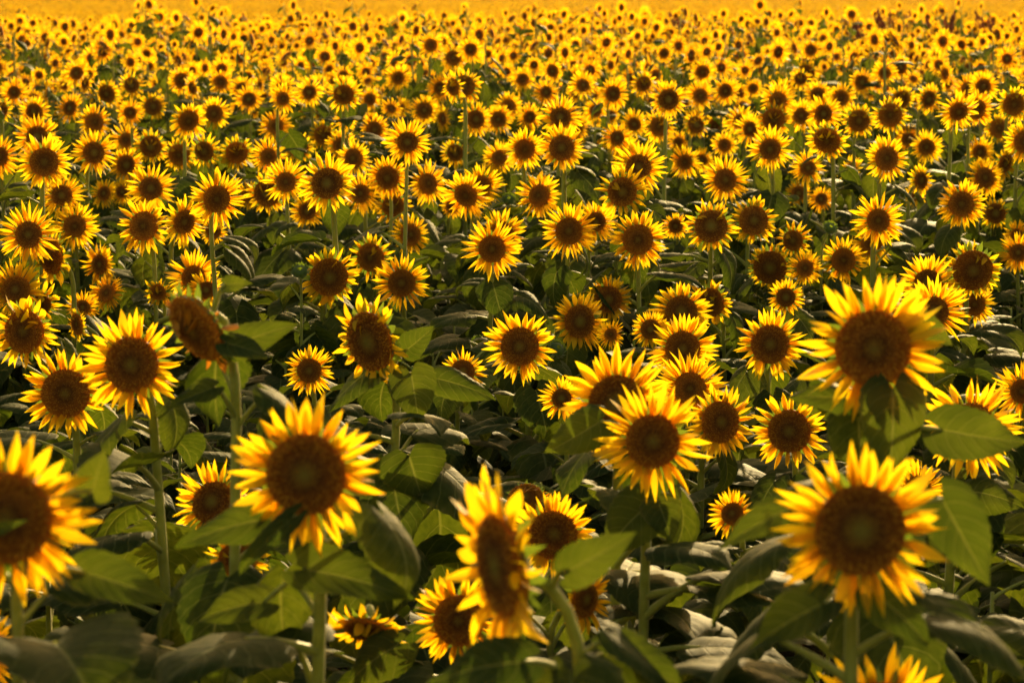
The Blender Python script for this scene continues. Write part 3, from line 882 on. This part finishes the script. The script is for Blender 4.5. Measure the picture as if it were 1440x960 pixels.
# heads that overlap in view stand one behind the other: the higher one in the picture is farther
rows.sort(key=lambda q: -q['py'])
for i, a in enumerate(rows):
    for b_ in rows[:i]:
        if math.hypot(a['px'] - b_['px'], a['py'] - b_['py']) < 0.46 * (a['dia'] + b_['dia']) and abs(a['d'] - b_['d']) < 0.16:
            a['d'] = b_['d'] + 0.17
for a in rows:
    a['head'] = at(a['px'], a['py'], a['d']); a['D'] = a['dia'] * a['d'] / FPX
    if a['kind'] != 'bud' and a['d'] < 9.0 and not a['hero']: a['hero'] = True

# the plants between them in the rows further back
fill = []
step = 0.42
yy = 10.5
D_SPLIT = 28.0
fr_ = random.Random(21)
while yy < D_SPLIT + 0.5:
    xx = -0.2 * yy - 0.35
    while xx < 0.2 * yy + 0.35:
        x, y = xx + fr_.uniform(-.26, .26), yy + fr_.uniform(-.26, .26)
        z = ground_z(y) + fr_.gauss(1.36, 0.17)
        D = fr_.uniform(0.17, 0.265)
        kind = 'old' if fr_.random() < 0.16 else 'fresh'
        p = Vector((x, y, z)); px, py = project(p); dia = D * FPX / y
        xx += step
        if y < 14.0:                      # where the photograph shows every head, the rest are low side plants
            continue
        if any(math.hypot(px - q['px'], py - q['py']) < 0.40 * (dia + q['dia']) for q in rows): continue
        if any((p - q['head']).length < 0.26 for q in rows + fill[-80:]): continue
        fill.append(dict(px=px, py=py, dia=dia, d=y, yaw=fr_.gauss(0, 26), pitch=fr_.gauss(6, 14), kind=kind, hero=False, seed=5000 + len(fill), extra=(), ratio=None, head=p, D=D))
    yy += step
fill.sort(key=lambda q: q['d'])
room = 300 - len(rows)
kept = fill[:room]
D_IND = kept[-1]['d'] if kept else 14.0
rows += kept
for a in rows:
    if 'label' not in a:
        a['label'] = near_label(a) if a['d'] < 15.5 and a['seed'] < 3000 else mid_label(a['kind'], a['yaw'], a['pitch'], a['D'], a['d'], a['head'].z)
        a['group'] = GROUP
for a in rows:
    if a['seed'] < 3000 and a['d'] < 24: SHOWN.append((a['px'], a['py'], a['dia'], a['d']))
for a in rows:
    build_plant(a)
print("individual plants", len(rows), "to", round(D_IND, 1), "m; objects", len(scene.objects))

# ------------------------------------------------------------------ the rest of the field, one mass to the horizon
def far_plant(seed):
    """a whole plant at lower detail, base at the origin"""
    r = random.Random(seed); mb = MB()
    H = r.gauss(1.36, 0.09)
    kind = 'old' if r.random() < 0.15 else 'fresh'
    Mh, n = head_matrix(R(r.gauss(0, 36)), R(r.gauss(4, 20)), r.uniform(0, 6.28) if kind == 'fresh' else 0)
    D = r.uniform(0.145, 0.25); ratio = r.choice(RATIOS[kind]); rd = D / 2 * ratio
    head = Vector((n.x * .12, n.y * .12, H))
    rs = random.Random(seed)
    pts = [Vector((0, 0, -0.1)), Vector((0, 0, H * .5)), Vector((0, 0, H - .2)), Vector((n.x * .01, n.y * .01, H - .05)), head - n * .01]
    mb.tube(pts, [.013, .012, .011, .010, .010], 4, 0, cap=False)
    Mx = Matrix.Translation(head) @ Mh @ Matrix.Scale(rd, 4)
    mb.add_mb(CALYX_LOW[seed % 2], Mx, {0: 4}); mb.add_mb(DISC_LOW[seed % 3], Mx, {0: 3})
    for (k, M, style) in petal_layout(r, ratio, kind):
        mb.add_mb(PETAL_LOW[k % 8], Mx @ M, {0: 2})
    az = r.uniform(0, 6.28)
    for i in range(9):
        az += 2.4 + r.uniform(-.3, .3); t = i / 8; size = (0.29 - 0.12 * t) * r.uniform(.85, 1.15)
        M = Matrix.Translation((0, 0, (0.40 + .54 * t) * (H - .08))) @ Matrix.Rotation(az, 4, 'Z') @ Matrix.Scale(size, 4)
        mb.add_mb(LEAF_LOW[r.randrange(14)], M)
    return mb

def tiny_patch(seed, size=4.0, n=50):
    """a 4 m square of plants seen only from hundreds of metres away"""
    r = random.Random(seed); mb = MB()
    for i in range(n):
        x, y = r.uniform(-size / 2, size / 2), r.uniform(-size / 2, size / 2)
        H = r.gauss(1.33, 0.16); D = r.uniform(.16, .25)
        Mh, nn = head_matrix(R(r.gauss(0, 30)), R(r.gauss(2, 20)), r.uniform(0, 6))
        Mx = Matrix.Translation((x, y, H)) @ Mh
        k = 11; rad = D / 2; rin = rad * r.uniform(.46, .66)
        vv, uu, ff = [], [], []
        for j in range(k):
            a0 = 2 * math.pi * j / k; a1 = 2 * math.pi * (j + .5) / k
            vv += [(rin * math.cos(a0 - .25), rin * math.sin(a0 - .25), 0), (rin * math.cos(a0 + .25), rin * math.sin(a0 + .25), 0), (rad * math.cos(a0), rad * math.sin(a0), .012)]
            uu += [(.2, .2), (.2, .8), (.9, .5)]; ff.append((3 * j, 3 * j + 1, 3 * j + 2))
        mb.add(vv, ff, uu, 2, Mx)
        vv = [(rin * math.cos(j), rin * math.sin(j), .005) for j in np.linspace(0, 6.283, 7)[:-1]] + [(0, 0, .02)]
        mb.add(vv, [(j, (j + 1) % 6, 6) for j in range(6)], [(.9, .3)] * 6 + [(.3, .3)], 3, Mx)
        vv = [(rin * 1.05 * math.cos(j), rin * 1.05 * math.sin(j), -.02) for j in np.linspace(0, 6.283, 7)[:-1]]
        mb.add(vv, [(5, 4, 3, 2, 1, 0)], None, 4, Mx)
        for q in range(4):
            a = r.uniform(0, 6.28); s = r.uniform(.12, .2); z = H - r.uniform(.12, .6)
            M = Matrix.Translation((x, y, z)) @ Matrix.Rotation(a, 4, 'Z') @ Matrix.Rotation(r.uniform(0, .7), 4, 'Y')
            mb.add([(0.03, 0, 0), (.12 + s * .4, -s * .5, .01), (.12 + s, 0, -.02), (.12 + s * .4, s * .5, .01)], [(0, 1, 2, 3)], [(0, .5), (.4, 0), (1, .5), (.4, 1)], 1, M)
    return mb

src_far = bpy.data.collections.new("field_plant_sources")
for i in range(36):
    src_far.objects.link(bpy.data.objects.new("field_plant", far_plant(800 + i).mesh("field_plant", PLANT_MATS)))
src_tiny = bpy.data.collections.new("field_patch_sources")
for i in range(6):
    src_tiny.objects.link(bpy.data.objects.new("field_patch", tiny_patch(900 + i).mesh("field_patch", PLANT_MATS, smooth=False)))

def scatter_group(name, coll):
    ng = bpy.data.node_groups.new(name, 'GeometryNodeTree')
    ng.interface.new_socket(name="Geometry", in_out='INPUT', socket_type='NodeSocketGeometry')
    ng.interface.new_socket(name="Geometry", in_out='OUTPUT', socket_type='NodeSocketGeometry')
    gi = ng.nodes.new("NodeGroupInput"); go = ng.nodes.new("NodeGroupOutput")
    ci = ng.nodes.new("GeometryNodeCollectionInfo")
    ci.inputs["Collection"].default_value = coll
    ci.inputs["Separate Children"].default_value = True
    ci.inputs["Reset Children"].default_value = True
    ip = ng.nodes.new("GeometryNodeInstanceOnPoints")
    ip.inputs["Pick Instance"].default_value = True
    def attr(nm, ty):
        a = ng.nodes.new("GeometryNodeInputNamedAttribute"); a.data_type = ty; a.inputs["Name"].default_value = nm
        return a.outputs["Attribute"]
    L = ng.links.new
    L(gi.outputs[0], ip.inputs["Points"]); L(ci.outputs[0], ip.inputs["Instance"])
    L(attr("pick", 'INT'), ip.inputs["Instance Index"])
    L(attr("turn", 'FLOAT_VECTOR'), ip.inputs["Rotation"])
    L(attr("size", 'FLOAT_VECTOR'), ip.inputs["Scale"])
    L(ip.outputs[0], go.inputs[0])
    return ng

def scatter(name, pts, coll, label, cat):
    me = bpy.data.meshes.new(name)
    me.from_pydata([p[0] for p in pts], [], [])
    a = me.attributes.new("pick", 'INT', 'POINT'); a.data.foreach_set("value", [p[1] for p in pts])
    a = me.attributes.new("turn", 'FLOAT_VECTOR', 'POINT'); a.data.foreach_set("vector", np.array([(0, 0, p[2]) for p in pts], dtype=np.float32).ravel())
    a = me.attributes.new("size", 'FLOAT_VECTOR', 'POINT'); a.data.foreach_set("vector", np.array([p[3] for p in pts], dtype=np.float32).ravel())
    o = bpy.data.objects.new(name, me); link(o)
    md = o.modifiers.new("scatter", 'NODES'); md.node_group = scatter_group(name, coll)
    tag(o, label, cat, kind="stuff")
    return o

pts = []
fr2 = random.Random(77)
y = 3.0
while y < 80:
    w = 0.2 * y
    st = 0.44 if y < 40 else 0.49
    x = -(w + (3.2 if y < 24 else 1.5))
    while x < w + (3.2 if y < 24 else 1.5):
        X, Y = x + fr2.uniform(-.35, .35), y + fr2.uniform(-.35, .35)
        x += st * fr2.choice((.55, .8, 1.0, 1.5))
        inside = abs(X) < 0.2 * Y + (0.45 if Y < 14 else 0.2)
        if inside and Y < D_IND: continue
        if Y < 26 and any((X - q['head'].x) ** 2 + (Y - q['head'].y) ** 2 < 0.09 for q in rows): continue
        s = fr2.gauss(0.98, 0.13) + 0.05 * math.sin(X * .9 + 1.7 * math.sin(Y * .31)) * math.sin(Y * .53)
        hs = s; ws = fr2.uniform(.82, 1.12)
        pts.append(((X, Y, ground_z(Y)), fr2.randrange(36), fr2.gauss(0, 0.22), (ws * fr2.choice((-1, 1)), ws, hs)))
    y += st
print("field plants", len(pts))
scatter("sunflower_field", pts, src_far, "dense mass of sunflowers filling the field far behind", "field")
def leafy_stalk(seed):
    """a lower plant of the crop of which only the leaves are seen"""
    r = random.Random(seed); mb = MB(); H = r.uniform(.62, 1.02)
    mb.tube([(0, 0, -.1), (r.uniform(-.02, .02), 0, H * .5), (0, 0, H)], [.011, .010, .006], 5, 0)
    az = r.uniform(0, 6.28)
    for i in range(11):
        az += 2.4 + r.uniform(-.35, .35); t = i / 10; size = (0.29 - 0.13 * t) * r.uniform(.8, 1.2)
        M = Matrix.Translation((0, 0, (0.28 + .70 * t) * H)) @ Matrix.Rotation(az, 4, 'Z') @ Matrix.Rotation(r.uniform(-.2, .25), 4, 'Y') @ Matrix.Scale(size, 4)
        mb.add_mb(LEAF_MB[r.choice((1, 3, 5, 7, 9, 11, 13, 1, 5, 9, 4))], M)
    return mb
src_leafy = bpy.data.collections.new("leafy_stalk_sources")
for i in range(10):
    src_leafy.objects.link(bpy.data.objects.new("leafy_stalk", leafy_stalk(850 + i).mesh("leafy_stalk", PLANT_MATS)))
upts = []
y = 4.6
while y < 24:
    x = -(0.2 * y + 1.0)
    while x < 0.2 * y + 1.0:
        X, Y = x + fr2.uniform(-.2, .2), y + fr2.uniform(-.2, .2)
        x += 0.40
        if any((X - q['head'].x) ** 2 + (Y - q['head'].y) ** 2 < 0.03 for q in rows): continue
        s = fr2.uniform(.85, 1.1)
        for (qx, qy, qd, d) in SHOWN:                      # keep below the blooms seen over it
            if d < Y: continue
            cx = at(qx, qy, Y).x
            if abs(cx - X) < 0.30 + 0.4 * qd * Y / FPX: s = min(s, (at(qx, qy + 0.5 * qd, Y).z - 0.06) / 1.15)
        if s < 0.5: continue
        upts.append(((X, Y, ground_z(Y)), fr2.randrange(10), fr2.uniform(0, 6.28), (s, s, s)))
    y += 0.40
print("leafy stalks", len(upts))
scatter("leaf_undergrowth", upts, src_leafy, "dark mass of lower sunflower leaves under the blooms", "foliage")
pts = []
y = 78.0
while y < 960:
    w = 0.21 * y + 5
    x = -w
    while x < w:
        pts.append(((x + fr2.uniform(-.6, .6), y + fr2.uniform(-.6, .6), ground_z(y) + fr2.uniform(-.08, .08)), fr2.randrange(6), 0.0, (fr2.choice((-1, 1)) * 1.05, 1.05, 1.0)))
        x += 4.0
    y += 4.0 if y < 350 else 7.0
print("far patches", len(pts))
scatter("distant_sunflower_field", pts, src_tiny, "golden band of distant sunflowers along the top of the field", "field")

# ------------------------------------------------------------------ purple weeds standing in the field far back
def weed(px, py, depth, H, seed):
    r = random.Random(seed)
    top = at(px, py, depth); base = Vector((top.x, top.y, ground_z(depth)))
    h = top.z - base.z
    root = bpy.data.objects.new("amaranth_weed", None); root.location = base; link(root)
    mb = MB(); mb.tube([(0, 0, -.05), (0.02, 0, h * .5), (0, 0, h * .8)], [.014, .012, .008], 6, 0)
    link(bpy.data.objects.new("stem", mb.mesh("stem", [M_PURPLE])), root)
    mb = MB()
    for k in range(6):
        az, ln_ = r.uniform(0, 6.28), r.uniform(.10, .42); top_ = h * r.uniform(.86, 1.0) if k else h
        for i in range(110):
            t = r.random(); z = h * .62 + (top_ - h * .62) * t
            rad = (0.055 * (1 - t) ** .5 + 0.012) * r.random() ** .5; a = r.uniform(0, 6.28)
            c = Vector((rad * math.cos(a) + ln_ * t * math.cos(az), rad * math.sin(a) + ln_ * t * math.sin(az), z)); s = r.uniform(.016, .036)
            M = Matrix.Translation(c) @ Matrix.Rotation(r.uniform(0, 6.28), 4, 'Z') @ Matrix.Rotation(r.uniform(-1, 1), 4, 'X')
            mb.add([(-s * .5, 0, -s), (s * .5, 0, -s), (s * .3, 0, s), (-s * .3, 0, s)], [(0, 1, 2, 3)], None, 0, M)
    link(bpy.data.objects.new("plume", mb.mesh("plume", [M_PURPLE])), root)
    for i in range(4):
        lm = MB(); leaf_blade(lm, .22, .06, r, 6, 4, Matrix.Translation((0, 0, h * (.45 + .09 * i))) @ Matrix.Rotation(2.4 * i, 4, 'Z'))
        link(bpy.data.objects.new("leaf", lm.mesh("leaf", PLANT_MATS)), root)
    tag(root, "dark purple weed plume poking out above the distant blooms", "weed", "purple weeds in the far field")
for i, (px, py, dd) in enumerate([(1208, 13, 44), (1256, 13, 44), (1330, 17, 44), (1388, 16, 44), (965, 18, 46)]):
    weed(px, py, dd, 1.5, 60 + i)

# ------------------------------------------------------------------ dry weeds on the soil between the stems
def dry_grass():
    r = random.Random(5); mb = MB()
    for c in range(260):
        d = r.uniform(6, 16); x = r.uniform(-.21, .21) * d
        for k in range(r.randint(3, 8)):
            a = r.uniform(0, 6.28); ln = r.uniform(.10, .34); lean = r.uniform(.2, 1.2)
            w = r.uniform(.0015, .004); dx, dy = math.cos(a), math.sin(a)
            vv, ff = [], []
            bx, by = x + r.uniform(-.06, .06), d + r.uniform(-.06, .06)
            for i in range(4):
                t = i / 3; px = ln * t * lean * .6 * (1 + t); pz = ln * t * (1.25 - lean * .5 * t)
                ww = w * (1 - t * .9)
                vv += [(bx + dx * px - dy * ww, by + dy * px + dx * ww, pz - .03), (bx + dx * px + dy * ww, by + dy * px - dx * ww, pz - .03)]
                if i < 3: ff.append((2 * i, 2 * i + 1, 2 * i + 3, 2 * i + 2))
            mb.add(vv, ff, None, 0)
    o = bpy.data.objects.new("dry_grass", mb.mesh("dry_grass", [M_DRYGRASS])); link(o)
    tag(o, "thin dry grass and weeds on the soil between stems", "grass", kind="stuff")
dry_grass()

# ------------------------------------------------------------------ evening air
def haze():
    x0, x1, y0, y1, z0, z1 = -760.0, 760.0, -48.0, 1215.0, -4.0, 17.0
    v = [(x, y, z) for z in (z0, z1) for (x, y) in ((x0, y0), (x1, y0), (x1, y1), (x0, y1))]
    f = [(3, 2, 1, 0), (4, 5, 6, 7), (0, 1, 5, 4), (1, 2, 6, 5), (2, 3, 7, 6), (3, 0, 4, 7)]
    me = bpy.data.meshes.new("haze"); me.from_pydata(v, [], f)
    m, nt = nodemat("evening_haze"); b = NB(nt)
    pv = b.n("ShaderNodeVolumePrincipled")
    pv.inputs["Color"].default_value = (0.95, 0.84, 0.66, 1)
    pv.inputs["Density"].default_value = 0.000022
    pv.inputs["Anisotropy"].default_value = 0.6
    o_ = b.n("ShaderNodeOutputMaterial"); b.l(pv.outputs[0], o_.inputs["Volume"])
    me.materials.append(m)
    o = bpy.data.objects.new("haze", me); link(o)
    tag(o, "thin golden evening haze over the whole field", "haze", kind="stuff")
haze()
